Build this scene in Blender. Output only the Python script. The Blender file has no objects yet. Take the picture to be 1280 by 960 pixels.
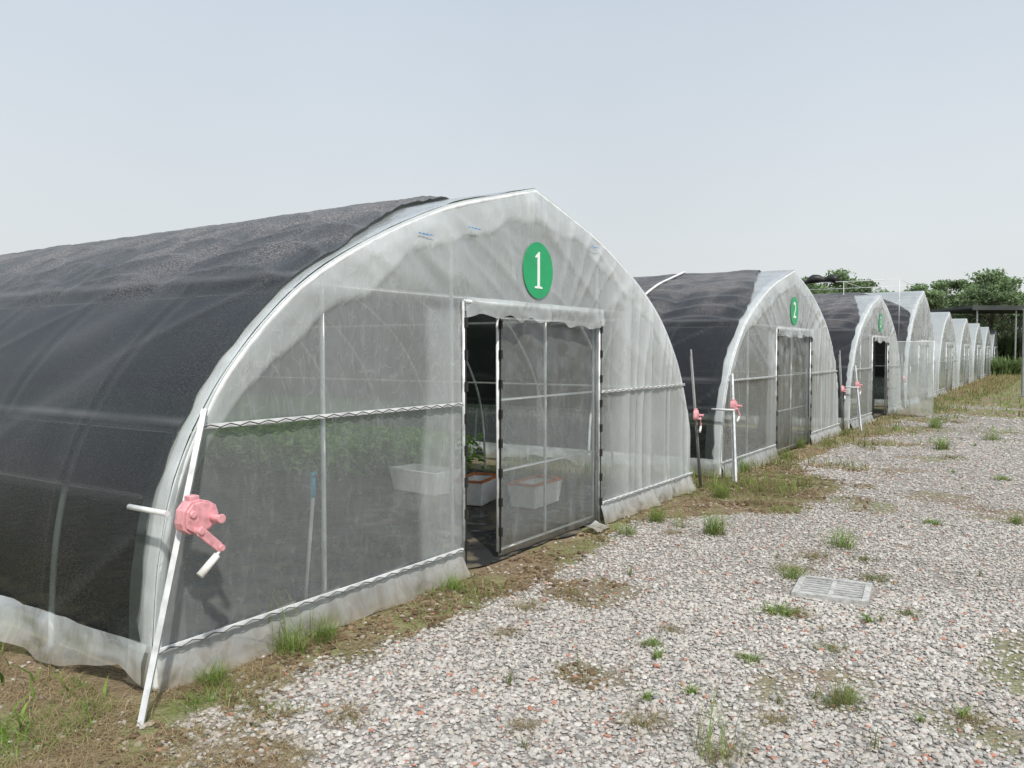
import bpy, math, random
import numpy as np
from mathutils import Vector
random.seed(4); R=np.random.default_rng(11)
scene=bpy.context.scene
COL=scene.collection
# ------------------------------------------------------------ noise
def _h(ix,iy,seed):
    n=(ix.astype(np.int64)*374761393+iy.astype(np.int64)*668265263+seed*974634777)&0xffffffff
    n=((n^(n>>13))*1274126177)&0xffffffff
    n=n^(n>>16)
    return (n&0xffff)/65535.0
def vn(x,y,seed=0):
    x=np.asarray(x,float);y=np.asarray(y,float);x,y=np.broadcast_arrays(x,y)
    ix=np.floor(x);iy=np.floor(y);fx=x-ix;fy=y-iy
    fx=fx*fx*(3-2*fx);fy=fy*fy*(3-2*fy)
    a=_h(ix,iy,seed);b=_h(ix+1,iy,seed);c=_h(ix,iy+1,seed);d=_h(ix+1,iy+1,seed)
    return (a*(1-fx)+b*fx)*(1-fy)+(c*(1-fx)+d*fx)*fy
def fbm(x,y,seed=0,o=4):
    s=0;a=.5;x=np.asarray(x,float);y=np.asarray(y,float);t=0
    for i in range(o):
        s=s+a*vn(x,y,seed+i*7);t+=a;a*=.5;x=x*2.03+3.1;y=y*2.03+1.7
    return s/t
def sstep(a,b,x):
    t=np.clip((x-a)/(b-a),0,1);return t*t*(3-2*t)
# ------------------------------------------------------------ mesh helpers
def meshnp(name,V,F,smooth=False,attrs=None):
    V=np.asarray(V,np.float32);F=np.asarray(F,np.int32);k=F.shape[1]
    me=bpy.data.meshes.new(name)
    me.vertices.add(len(V));me.vertices.foreach_set("co",V.ravel())
    me.loops.add(F.size);me.loops.foreach_set("vertex_index",F.ravel())
    me.polygons.add(len(F));me.polygons.foreach_set("loop_start",np.arange(0,F.size,k,dtype=np.int32))
    me.polygons.foreach_set("use_smooth",np.full(len(F),smooth))
    me.update(calc_edges=True)
    for n,(t,a) in (attrs or {}).items():
        at=me.attributes.new(n,t,'POINT')
        at.data.foreach_set("value" if t=='FLOAT' else "color",np.asarray(a,np.float32).ravel())
    return me
def obj(name,me,mat=None,parent=None,loc=None,**props):
    o=bpy.data.objects.new(name,me);COL.objects.link(o)
    if mat and me and not me.materials: me.materials.append(mat)
    if parent: o.parent=parent
    if loc is not None:o.location=loc
    for k,v in props.items():o[k]=v
    return o
class B:
    def __init__(s):s.v=[];s.f=[]
    def quadbox(s,c,d):
        x,y,z=c;a,b,e=d[0]/2,d[1]/2,d[2]/2;n=len(s.v)
        s.v+=[(x+i*a,y+j*b,z+k*e) for k in(-1,1) for j in(-1,1) for i in(-1,1)]
        s.f+=[tuple(n+q for q in f) for f in[(0,2,3,1),(4,5,7,6),(0,1,5,4),(2,6,7,3),(0,4,6,2),(1,3,7,5)]]
        return s
    def tube(s,path,r,sides=8,cap=True):
        path=[Vector(p) for p in path];rr=r if isinstance(r,(list,tuple)) else [r]*len(path)
        n0=len(s.v);prev=None
        for i,p in enumerate(path):
            t=(path[min(i+1,len(path)-1)]-path[max(i-1,0)]).normalized()
            if prev is None:
                up=Vector((0,0,1)) if abs(t.z)<.9 else Vector((1,0,0))
                a=t.cross(up).normalized()
            else:
                a=(prev-t*prev.dot(t)).normalized()
            prev=a;b=t.cross(a)
            for k in range(sides):
                an=2*math.pi*k/sides
                s.v.append(tuple(p+(a*math.cos(an)+b*math.sin(an))*rr[i]))
        for i in range(len(path)-1):
            for k in range(sides):
                k2=(k+1)%sides
                s.f.append((n0+i*sides+k,n0+i*sides+k2,n0+(i+1)*sides+k2,n0+(i+1)*sides+k))
        if cap:
            s.f.append(tuple(n0+k for k in range(sides))[::-1])
            s.f.append(tuple(n0+(len(path)-1)*sides+k for k in range(sides)))
        return s
    def prism(s,pts,y0,y1):
        n=len(s.v);m=len(pts)
        s.v+=[(p[0],y0,p[1]) for p in pts]+[(p[0],y1,p[1]) for p in pts]
        s.f.append(tuple(range(n,n+m)));s.f.append(tuple(range(n+m,n+2*m))[::-1])
        for i in range(m):
            j=(i+1)%m;s.f.append((n+i,n+m+i,n+m+j,n+j))
        return s
    def mesh(s,name,smooth=False):
        me=bpy.data.meshes.new(name);me.from_pydata(s.v,[],s.f)
        if smooth:
            for p in me.polygons:p.use_smooth=len(p.vertices)<=4
        me.update();return me
# ------------------------------------------------------------ materials
def newmat(name):
    m=bpy.data.materials.new(name);m.use_nodes=True;nt=m.node_tree;nt.nodes.clear()
    return m,nt,nt.nodes.new('ShaderNodeOutputMaterial')
def N(nt,t,**kw):
    n=nt.nodes.new(t)
    for k,v in kw.items():
        if k in n.inputs.keys(): n.inputs[k].default_value=v
        else:setattr(n,k,v)
    return n
def L(nt,a,b):nt.links.new(a,b)
def simple(name,c,rough=.5,metal=0,var=.15,scale=8,bump=.0,dirt=None,wet=False):
    m,nt,out=newmat(name)
    p=N(nt,'ShaderNodeBsdfPrincipled');p.inputs['Roughness'].default_value=rough;p.inputs['Metallic'].default_value=metal
    tc=N(nt,'ShaderNodeTexCoord');no=N(nt,'ShaderNodeTexNoise');no.inputs['Scale'].default_value=scale;no.inputs['Detail'].default_value=5
    L(nt,tc.outputs['Object'],no.inputs['Vector'])
    cr=N(nt,'ShaderNodeValToRGB');d=dirt or [q*(1-var*2) for q in c]
    cr.color_ramp.elements[0].color=(*d,1);cr.color_ramp.elements[0].position=.3 if not wet else .42
    cr.color_ramp.elements[1].color=(*[min(1,q*(1+var*.3)) for q in c],1);cr.color_ramp.elements[1].position=.6 if not wet else .52
    L(nt,no.outputs['Fac'],cr.inputs['Fac']);L(nt,cr.outputs['Color'],p.inputs['Base Color'])
    if wet:
        mr=N(nt,'ShaderNodeMapRange');mr.inputs['From Min'].default_value=.45;mr.inputs['From Max'].default_value=.6;mr.inputs['To Min'].default_value=.8;mr.inputs['To Max'].default_value=.12
        L(nt,no.outputs['Fac'],mr.inputs[0]);L(nt,mr.outputs[0],p.inputs['Roughness'])
    if bump:
        bp=N(nt,'ShaderNodeBump');bp.inputs['Strength'].default_value=bump;bp.inputs['Distance'].default_value=.01
        L(nt,no.outputs['Fac'],bp.inputs['Height']);L(nt,bp.outputs['Normal'],p.inputs['Normal'])
    L(nt,p.outputs[0],out.inputs[0]);return m
def film_mat(name,tint=(.85,.90,.905),rough=.20):
    m,nt,out=newmat(name)
    at=N(nt,'ShaderNodeAttribute');at.attribute_name='dens'
    tc=N(nt,'ShaderNodeTexCoord')
    mp=N(nt,'ShaderNodeMapping');mp.inputs['Scale'].default_value=(1,1,.35);L(nt,tc.outputs['Object'],mp.inputs['Vector'])
    no=N(nt,'ShaderNodeTexNoise');no.inputs['Scale'].default_value=16;no.inputs['Detail'].default_value=7;no.inputs['Distortion'].default_value=1.6
    L(nt,mp.outputs[0],no.inputs['Vector'])
    ma=N(nt,'ShaderNodeMath');ma.operation='MULTIPLY_ADD';L(nt,no.outputs['Fac'],ma.inputs[0]);ma.inputs[1].default_value=.10;
    sb=N(nt,'ShaderNodeMath');sb.operation='SUBTRACT';L(nt,at.outputs['Fac'],sb.inputs[0]);sb.inputs[1].default_value=.05
    L(nt,sb.outputs[0],ma.inputs[2])
    lw=N(nt,'ShaderNodeLayerWeight');lw.inputs['Blend'].default_value=.25
    ad=N(nt,'ShaderNodeMath');ad.operation='MULTIPLY_ADD';L(nt,lw.outputs['Facing'],ad.inputs[0]);ad.inputs[1].default_value=.12;L(nt,ma.outputs[0],ad.inputs[2]);ad.use_clamp=True
    n3=N(nt,'ShaderNodeTexNoise');n3.inputs['Scale'].default_value=6;n3.inputs['Detail'].default_value=2;n3.inputs['Distortion'].default_value=2.0;L(nt,mp.outputs[0],n3.inputs['Vector'])
    a1=N(nt,'ShaderNodeMath');a1.operation='SUBTRACT';L(nt,n3.outputs['Fac'],a1.inputs[0]);a1.inputs[1].default_value=.5
    a2=N(nt,'ShaderNodeMath');a2.operation='ABSOLUTE';L(nt,a1.outputs[0],a2.inputs[0])
    a3=N(nt,'ShaderNodeMapRange');a3.inputs['From Max'].default_value=.03;a3.inputs['To Min'].default_value=1;a3.inputs['To Max'].default_value=0;L(nt,a2.outputs[0],a3.inputs[0])
    a4=N(nt,'ShaderNodeMath');a4.operation='MULTIPLY_ADD';L(nt,a3.outputs[0],a4.inputs[0]);a4.inputs[1].default_value=.3;L(nt,no.outputs['Fac'],a4.inputs[2])
    bp=N(nt,'ShaderNodeBump');bp.inputs['Strength'].default_value=.18;bp.inputs['Distance'].default_value=.02;L(nt,a4.outputs[0],bp.inputs['Height'])
    a5=N(nt,'ShaderNodeMath');a5.operation='MULTIPLY_ADD';L(nt,a3.outputs[0],a5.inputs[0]);a5.inputs[1].default_value=.06;L(nt,ad.outputs[0],a5.inputs[2]);a5.use_clamp=True
    p=N(nt,'ShaderNodeBsdfPrincipled');p.inputs['Base Color'].default_value=(*tint,1);p.inputs['Roughness'].default_value=rough
    L(nt,bp.outputs[0],p.inputs['Normal'])
    sx=N(nt,'ShaderNodeSeparateXYZ');L(nt,tc.outputs['Object'],sx.inputs[0])
    zz=N(nt,'ShaderNodeMath');zz.operation='MULTIPLY_ADD';L(nt,n3.outputs['Fac'],zz.inputs[0]);zz.inputs[1].default_value=-.25;L(nt,sx.outputs[2],zz.inputs[2])
    cr=N(nt,'ShaderNodeMapRange');cr.inputs['From Min'].default_value=-.12;cr.inputs['From Max'].default_value=.10;L(nt,zz.outputs[0],cr.inputs[0])
    mx=N(nt,'ShaderNodeMix');mx.data_type='RGBA';mx.inputs[6].default_value=(.50,.44,.35,1);mx.inputs[7].default_value=(*tint,1)
    L(nt,cr.outputs[0],mx.inputs[0]);L(nt,mx.outputs[2],p.inputs['Base Color'])
    tl=N(nt,'ShaderNodeBsdfTranslucent');L(nt,mx.outputs[2],tl.inputs['Color']);L(nt,bp.outputs[0],tl.inputs['Normal'])
    m1=N(nt,'ShaderNodeMixShader');m1.inputs[0].default_value=.34;L(nt,p.outputs[0],m1.inputs[1]);L(nt,tl.outputs[0],m1.inputs[2])
    tr=N(nt,'ShaderNodeBsdfTransparent');tr.inputs[0].default_value=(.95,.98,.975,1)
    m2=N(nt,'ShaderNodeMixShader');L(nt,a5.outputs[0],m2.inputs[0]);L(nt,tr.outputs[0],m2.inputs[1]);L(nt,m1.outputs[0],m2.inputs[2])
    gl=N(nt,'ShaderNodeBsdfGlossy');gl.inputs['Roughness'].default_value=.12;gl.inputs['Color'].default_value=(1,1,1,1);L(nt,bp.outputs[0],gl.inputs['Normal'])
    fr=N(nt,'ShaderNodeFresnel');fr.inputs['IOR'].default_value=1.38;L(nt,bp.outputs[0],fr.inputs['Normal'])
    fm=N(nt,'ShaderNodeMath');fm.operation='MULTIPLY';fm.use_clamp=True;fm.inputs[1].default_value=.9;L(nt,fr.outputs[0],fm.inputs[0])
    m3=N(nt,'ShaderNodeMixShader');L(nt,fm.outputs[0],m3.inputs[0]);L(nt,m2.outputs[0],m3.inputs[1]);L(nt,gl.outputs[0],m3.inputs[2])
    L(nt,m3.outputs[0],out.inputs[0]);return m
def net_mat():
    m,nt,out=newmat('shade_net_weave')
    tc=N(nt,'ShaderNodeTexCoord')
    mp=N(nt,'ShaderNodeMapping');mp.inputs['Scale'].default_value=(1,.3,1);L(nt,tc.outputs['Object'],mp.inputs['Vector'])
    no=N(nt,'ShaderNodeTexNoise');no.inputs['Scale'].default_value=190;no.inputs['Detail'].default_value=2;L(nt,mp.outputs[0],no.inputs['Vector'])
    n2=N(nt,'ShaderNodeTexNoise');n2.inputs['Scale'].default_value=1.5;n2.inputs['Detail'].default_value=5;L(nt,tc.outputs['Object'],n2.inputs['Vector'])
    n4=N(nt,'ShaderNodeTexNoise');n4.inputs['Scale'].default_value=1.6;n4.inputs['Detail'].default_value=4;L(nt,tc.outputs['Object'],n4.inputs['Vector'])
    sx=N(nt,'ShaderNodeSeparateXYZ');L(nt,tc.outputs['Object'],sx.inputs[0])
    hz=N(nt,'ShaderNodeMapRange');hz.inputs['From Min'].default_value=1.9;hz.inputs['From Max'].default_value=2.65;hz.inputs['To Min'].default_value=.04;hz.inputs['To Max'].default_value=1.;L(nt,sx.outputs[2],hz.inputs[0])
    p=N(nt,'ShaderNodeBsdfPrincipled');p.inputs['Roughness'].default_value=.36
    cr=N(nt,'ShaderNodeValToRGB');cr.color_ramp.elements[0].color=(.003,.0035,.0045,1);cr.color_ramp.elements[1].color=(.024,.026,.030,1)
    cr.color_ramp.elements[0].position=.35;cr.color_ramp.elements[1].position=.72
    L(nt,no.outputs['Fac'],cr.inputs[0])
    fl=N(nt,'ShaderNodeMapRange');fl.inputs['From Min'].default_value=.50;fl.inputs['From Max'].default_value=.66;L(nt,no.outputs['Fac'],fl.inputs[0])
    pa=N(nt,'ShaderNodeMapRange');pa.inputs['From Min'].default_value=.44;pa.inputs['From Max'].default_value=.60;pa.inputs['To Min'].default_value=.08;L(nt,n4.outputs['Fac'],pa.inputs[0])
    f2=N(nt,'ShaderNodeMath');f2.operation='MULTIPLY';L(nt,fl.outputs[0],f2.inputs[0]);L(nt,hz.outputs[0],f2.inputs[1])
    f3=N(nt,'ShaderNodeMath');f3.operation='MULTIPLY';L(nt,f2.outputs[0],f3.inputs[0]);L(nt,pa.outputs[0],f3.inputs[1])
    mc=N(nt,'ShaderNodeMix');mc.data_type='RGBA';mc.inputs[7].default_value=(.52,.45,.42,1);L(nt,f3.outputs[0],mc.inputs[0]);L(nt,cr.outputs[0],mc.inputs[6])  # tan glints towards the ridge, painted into the base colour
    se=N(nt,'ShaderNodeAttribute');se.attribute_name='seam_crease_light'
    ms=N(nt,'ShaderNodeMix');ms.data_type='RGBA';ms.inputs[7].default_value=(.16,.16,.165,1);L(nt,se.outputs['Fac'],ms.inputs[0]);L(nt,mc.outputs[2],ms.inputs[6])  # pale cord seams plus crease highlights painted into the net colour
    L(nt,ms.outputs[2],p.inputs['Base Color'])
    sp=N(nt,'ShaderNodeMapRange');sp.inputs['From Min'].default_value=.47;sp.inputs['From Max'].default_value=.66;sp.inputs['To Min'].default_value=.0;sp.inputs['To Max'].default_value=.8
    L(nt,no.outputs['Fac'],sp.inputs[0])
    mu=N(nt,'ShaderNodeMath');mu.operation='MULTIPLY';L(nt,sp.outputs[0],mu.inputs[0]);L(nt,hz.outputs[0],mu.inputs[1])
    L(nt,mu.outputs[0],p.inputs['Sheen Weight']);p.inputs['Sheen Roughness'].default_value=.40;p.inputs['Sheen Tint'].default_value=(1,.92,.87,1)
    bp=N(nt,'ShaderNodeBump');bp.inputs['Strength'].default_value=.5;bp.inputs['Distance'].default_value=.003;L(nt,no.outputs['Fac'],bp.inputs['Height']);L(nt,bp.outputs[0],p.inputs['Normal'])
    tr=N(nt,'ShaderNodeBsdfTransparent');tr.inputs[0].default_value=(.90,1,.95,1)
    at=N(nt,'ShaderNodeAttribute');at.attribute_name='dens'
    ma=N(nt,'ShaderNodeMath');ma.operation='MULTIPLY_ADD';ma.inputs[1].default_value=.16;L(nt,n2.outputs['Fac'],ma.inputs[0]);
    sb=N(nt,'ShaderNodeMath');sb.operation='SUBTRACT';L(nt,at.outputs['Fac'],sb.inputs[0]);sb.inputs[1].default_value=.08;L(nt,sb.outputs[0],ma.inputs[2]);ma.use_clamp=True
    mm=N(nt,'ShaderNodeMixShader');L(nt,ma.outputs[0],mm.inputs[0]);L(nt,tr.outputs[0],mm.inputs[1]);L(nt,p.outputs[0],mm.inputs[2])
    L(nt,mm.outputs[0],out.inputs[0]);return m
def attr_mat(name,rough=.85,trans=0.,scale=60,vari=.25):
    m,nt,out=newmat(name)
    at=N(nt,'ShaderNodeAttribute');at.attribute_name='col'
    p=N(nt,'ShaderNodeBsdfPrincipled');p.inputs['Roughness'].default_value=rough;p.inputs['Specular IOR Level'].default_value=.25
    tc=N(nt,'ShaderNodeTexCoord');no=N(nt,'ShaderNodeTexNoise');no.inputs['Scale'].default_value=scale;no.inputs['Detail'].default_value=3;L(nt,tc.outputs['Object'],no.inputs['Vector'])
    mr=N(nt,'ShaderNodeMapRange');mr.inputs['To Min'].default_value=1-vari;mr.inputs['To Max'].default_value=1+vari;L(nt,no.outputs['Fac'],mr.inputs[0])
    vm=N(nt,'ShaderNodeVectorMath');vm.operation='SCALE';L(nt,at.outputs['Color'],vm.inputs[0]);L(nt,mr.outputs[0],vm.inputs['Scale'])
    L(nt,vm.outputs[0],p.inputs['Base Color'])
    if trans:
        tl=N(nt,'ShaderNodeBsdfTranslucent');L(nt,vm.outputs[0],tl.inputs[0])
        ms=N(nt,'ShaderNodeMixShader');ms.inputs[0].default_value=trans;L(nt,p.outputs[0],ms.inputs[1]);L(nt,tl.outputs[0],ms.inputs[2]);L(nt,ms.outputs[0],out.inputs[0])
    else:L(nt,p.outputs[0],out.inputs[0])
    return m
M_film=film_mat('plastic_film')
M_net=net_mat()
M_pipe=simple('galvanised_pipe',(.60,.62,.62),.4,.3,.2,12)
M_white=simple('white_pipe',(.78,.80,.80),.45,0,.12,10)
M_wire=simple('dark_wire',(.10,.10,.10),.5,.2)
M_black=simple('black_plastic',(.02,.02,.02),.5)
M_pink=simple('faded_pink_paint',(.76,.36,.39),.45,0,.15,30,.1)
M_grip=simple('white_grip',(.80,.79,.75),.5)
M_green=simple('green_sign',(.010,.36,.13),.45,0,.06,6)
M_sw=simple('white_lettering',(.85,.88,.85),.5,0,.03)
M_blue=simple('blue_ink',(.12,.30,.60),.6)
M_blueh=simple('blue_plastic',(.02,.50,.75),.4)
M_foam=simple('white_foam',(.84,.84,.82),.8,0,.06,20)
M_orange=simple('orange_rim',(.60,.20,.07),.6)
M_conc=simple('concrete_grate',(.50,.50,.48),.9,0,.2,25,.3)
M_darkhole=simple('dark_pit',(.03,.03,.028),.95)
M_cloth=simple('black_ground_cloth',(.030,.031,.031),.45,0,.3,4,.4,dirt=(.15,.125,.09),wet=True)
M_stone=attr_mat('crushed_stone',.9,0,70,.18)
M_blade=attr_mat('grass_blades',.6,.35,30,.2)
M_leaf=attr_mat('tree_leaves',.6,.35,.6,.3)
M_bark=simple('bark',(.16,.13,.10),.9,0,.3,4,.3)
M_rust=simple('dull_steel',(.30,.31,.30),.6,.2)
M_dark=simple('dark_shed_roof',(.05,.058,.056),.7,0,.3,.5)

# ------------------------------------------------------------ profile
W=7.0
half=[(0,0),(.015,.3),(.045,.62),(.12,.96),(.26,1.27),(.5,1.62),(.95,2.04),(1.55,2.38),(2.3,2.69),(2.95,2.87),(3.5,3.01)]
def catmull(P,n=6):
    P=[np.array(p,float) for p in P];out=[]
    for i in range(len(P)-1):
        p0=P[max(i-1,0)];p1=P[i];p2=P[i+1];p3=P[min(i+2,len(P)-1)]
        for k in range(n):
            t=k/n
            out.append(.5*((2*p1)+(-p0+p2)*t+(2*p0-5*p1+4*p2-p3)*t*t+(-p0+3*p1-3*p2+p3)*t**3))
    out.append(P[-1]);return np.array(out)
HP=catmull(half,8)
PROF=np.vstack([HP,np.column_stack([W-HP[::-1][1:,0],HP[::-1][1:,1]])])
def profile(hs):
    p=PROF.copy();p[:,1]*=hs;return p
def resample(P,n,step):
    a=np.r_[0,np.cumsum(np.linalg.norm(np.diff(P,axis=0),axis=1))];q=np.linspace(0,a[-1],int(a[-1]/step)+1)
    P2=np.column_stack([np.interp(q,a,P[:,0]),np.interp(q,a,P[:,1])]);n2=np.column_stack([np.interp(q,a,n[:,0]),np.interp(q,a,n[:,1])])
    return P2,n2/np.linalg.norm(n2,axis=1)[:,None]
DL,DR,DH=2.48,4.63,2.02
def crease(a):return 1-np.abs(a-.5)*2

def gable_mesh(hs,seed,door=True,y=0.):
    P=profile(hs)
    top=lambda s:np.interp(s,P[:,0],P[:,1])
    V=[];F=[];Dn=[]
    def piece(s0,s1,h0,rows,step=.03):
        ss=np.unique(np.round(np.concatenate([np.linspace(s0,s1,int((s1-s0)/step)+1),P[(P[:,0]>s0)&(P[:,0]<s1),0]]),4))
        t=np.linspace(0,1,rows+1)
        S,T=np.meshgrid(ss,t,indexing='ij');tp=top(S);H=h0+T*(tp-h0)
        da=tp-H
        dist=np.minimum(da*.75,np.minimum(S,W-S)+.0)
        right=sstep(4.6,5.2,S);upz=sstep(1.95,2.25,H)
        ang=np.arctan2(H-1.2,S-3.5);rad=np.hypot(S-3.5,H-1.2)
        radial=crease(vn(ang*16+.3*np.sin(rad*3),rad*.45,seed+2))**4
        vert=crease(vn(S*10+.25*np.sin(H*2.2),H*.30,seed+1))**4
        diag=crease(vn((S*.6+H)*5.5,(S-H*.6)*.4,seed+5))**4
        Y=-.024*vert*(.2+.8*right)*(1-.7*upz)-.015*radial*upz-.012*diag*(.3+.7*upz)+(fbm(S*1.3,H*1.0,seed+3,2)-.5)*.03+(fbm(S*9,H*5,seed+4,2)-.5)*.004
        band=.13+.10*(vn(S*1.1,H*1.1,seed+12))+.10*(vn(S*2.6,H*2.6,seed+14)-.5)+.02*(vn(S*16,H*16,seed+15)-.5)
        inband=1-sstep(band-.012,band+.012,dist)
        Y=Y-inband*.006+inband*(vn(S*9,H*9,seed+16)-.5)*.006
        Y*=sstep(0,.10,dist)
        flat=sstep(.24,.36,np.hypot(S-3.52,H-2.33*hs));Y=Y*flat
        Y=Y-.02
        sk=1-np.clip(H/.2,0,1)
        Y=Y-sk*(.02+.11*fbm(S*5,H*6,seed+9))
        d=.19+.12*sstep(1.25,1.3,H)+.15*sstep(1.98,2.08,H)+.33*right*(1-.45*sstep(1.98,2.08,H))
        d=d+.20*sstep(2.0,2.1,S+.05*np.sin(H*3))*(1-sstep(2.5,2.6,S))*(1-sstep(1.9,2.0,H))
        d=d+.20*inband*sstep(1.15,1.3,H)*(1-.6*right)+.08*inband
        d=d+.14*vert*(.2+right)*(1-.6*upz)+.10*radial*upz+.08*diag*(.3+.7*upz)
        d=d+(fbm(S*.8,H*.8,seed+30,2)-.5)*.08
        d=np.where(H<.2,d*.25+.42+.22*fbm(S*6,H*9,seed+32),d)
        n=sum(len(a) for a in V);V.append(np.column_stack([S.ravel(),(y+Y).ravel(),H.ravel()]));Dn.append(np.clip(d,0,.97).ravel())
        a,b=S.shape;i=np.arange(a-1)[:,None]*b+np.arange(b-1)[None,:]
        F.append(np.stack([i,i+b,i+b+1,i+1],-1).reshape(-1,4)+n)
    if door:
        piece(.003,DL,0,100);piece(DL,DR,DH,34);piece(DR,W-.003,0,90)
    else: piece(.003,W-.003,0,30,.12)
    return meshnp('gable_film',np.vstack(V),np.vstack(F),True,{'dens':('FLOAT',np.concatenate(Dn))})

def normals(P):
    t=np.gradient(P,axis=0);n=np.column_stack([-t[:,1],t[:,0]]);return n/np.linalg.norm(n,axis=1)[:,None]
def netstart(h,hs,side,ridge):
    q=np.clip((h/hs-2.25)/.75,0,1);return .07+ (ridge-.07)*q**1.6
def shell(hs,seed,kind,Ln,ridge,rside=.26,rs=.11,amp=1.):
    P=profile(hs);n=normals(P)
    if kind=='net':P,n=resample(P,n,.033 if amp==1 else .045)
    left=P[:,0]<=W/2
    if kind=='net':
        msk=(left&(P[:,1]>.20))|(~left&(P[:,1]>rside*hs))
    elif kind=='right': msk=(~left)&(P[:,1]<.95*hs)
    else: msk=np.ones(len(P),bool)
    P=P[msk];n=n[msk];h=P[:,1]
    if kind=='net':y0=netstart(h,hs,0,ridge)+.04*(vn(h*9+P[:,0]*3,0*h,seed+60)-.5);y1=np.full(len(P),Ln)
    elif kind=='strip':y0=np.full(len(P),-.015);y1=netstart(h,hs,0,ridge)+.12
    else:y0=np.full(len(P),.2 if kind=='right' else -.015);y1=np.full(len(P),Ln)
    rows={'net':int(Ln/rs),'strip':18,'right':int(Ln/.25),'full':int(Ln/.25)}[kind]
    t=np.linspace(0,1,rows+1)
    if kind=='net':t=t**1.25
    Hh=np.repeat(h[:,None],rows+1,1);Y=y0[:,None]+(y1-y0)[:,None]*t[None,:]
    arc=np.cumsum(np.r_[0,np.linalg.norm(np.diff(P,axis=0),axis=1)])[:,None]+0*Y
    attrs={}
    if kind=='net':
        up=sstep(2.0*hs,2.15*hs,Hh)
        ph=(Y+.08*np.sin(arc*2.1)+.10*(vn(Y*.5,arc*.7,seed+9)-.5))/1.25
        sc=np.abs(np.sin(math.pi*ph))**.8
        rowph=arc/.36-.60*sc+.30*(vn(Y*.6,arc*.5,seed+8)-.5)
        fr=np.mod(rowph,1.0)
        row=np.where(fr<.86,(fr/.86)**2.0,(1-fr)/.14)
        off=.02+amp*(sc*(.003+.022*up)+row*.028*up+(fbm(Y*1.6,arc*1.6,seed,2)-.5)*(.006+.015*up)+(fbm(Y*7,arc*4,seed+77,2)-.5)*.012*up)
        hp=np.mod(Y+.5,1.0)-.5
        off+=.003*np.exp(-(hp/.06)**2)*(1-up)
        hl=1.27+.018*(1-sc);hm=2.06+.03*(1-sc)
        off+=.008*np.exp(-((Hh/hs-hl)/.03)**2)+.03*np.exp(-((Hh/hs-hm)/.05)**2)*(.4+.6*sc)
        e=sstep(0,.2,Y-y0[:,None]);off=.02+(off-.02)*(.4+.6*e)
        seam_crease_light=.50*up*np.exp(-((fr-.86)/.05)**2)*(.15+.85*vn(Y*1.5,arc*1.1,seed+40))+.22*np.exp(-(hp/.012)**2)*(1-up)*(.2+.8*vn(Y*2,arc*1.6,seed+41))  # scallop creases get a painted highlight, hoop lines a fainter one
        seam_crease_light+=.50*np.exp(-((Hh/hs-hl)/.013)**2)+.45*np.exp(-((Hh/hs-hm)/.016)**2)+.3*np.exp(-((Hh/hs-.90)/.014)**2)
        # slack diagonal folds on the lower wall, crests also painted lighter
        dg=crease(vn((Y*.8+arc*1.1)*2.2,(Y-arc)*.35,seed+55))
        off+=.008*(dg**6)*(1-up);seam_crease_light+=.22*(dg**14)*(1-up)
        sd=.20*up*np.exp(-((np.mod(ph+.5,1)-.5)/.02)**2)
        dens=.885+.03*up+.05*(vn(Y*.6,arc*.4,seed+3)-.5)-.19*(1-sstep(.88,.90,Hh))+.06*np.clip(seam_crease_light,0,1)
        attrs['seam_crease_light']=('FLOAT',np.clip(seam_crease_light+sd,0,1).ravel())
    else:
        off=.004+(fbm(Y*4,arc*4,seed)-.5)*.016
        dens=.50+.3*(fbm(Y*3,arc*2,seed+2)-.4)+.2*(Y<.07)+.12*sstep(.55,.8,vn(Y*2,arc*9,seed+3))
        if kind=='right':dens=.24+.2*(fbm(Y*2,arc*2,seed+2)-.4)
        if kind=='full':dens=.50+.25*(fbm(Y*1,arc*1.5,seed+2)-.4)
    X=P[:,0][:,None]+n[:,0][:,None]*off;Z=P[:,1][:,None]+n[:,1][:,None]*off
    V=np.column_stack([X.ravel(),Y.ravel(),Z.ravel()]);b=rows+1;a=len(P)
    i=np.arange(a-1)[:,None]*b+np.arange(b-1)[None,:]
    F=np.stack([i,i+b,i+b+1,i+1],-1).reshape(-1,4)
    attrs['dens']=('FLOAT',np.clip(dens,0,.985).ravel())
    return meshnp('net' if kind=='net' else 'film',V,F,True,attrs)
def skirt_mesh(Ln,seed):
    ys=np.arange(.0,Ln,.035);t=np.linspace(0,1,12)
    Y,T=np.meshgrid(ys,t,indexing='ij')
    bottom=.005+.12*vn(Y*2.2,0*Y,seed)*vn(Y*5,0*Y,seed+6)*1.6
    Z=.24-(.24-bottom)*T
    cl=.25+.75*sstep(0,.7,Y)
    X=-.025-cl*(T*(.02+.13*vn(Y*1.3,T*.5,seed+1))+.05*T*(vn(Y*8,T*2,seed+2))+.03*vn(Y*13,T*4,seed+12))
    Yy=Y+.05*(vn(Y*4,T*2,seed+5)-.5)
    dens=.42+.35*(vn(Y*7,T*1.5,seed+3)-.5)+.12*T
    b=12;a=len(ys);i=np.arange(a-1)[:,None]*b+np.arange(b-1)[None,:]
    return meshnp('skirt',np.column_stack([X.ravel(),Yy.ravel(),Z.ravel()]),np.stack([i,i+b,i+b+1,i+1],-1).reshape(-1,4),True,{'dens':('FLOAT',dens.ravel())})
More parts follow.
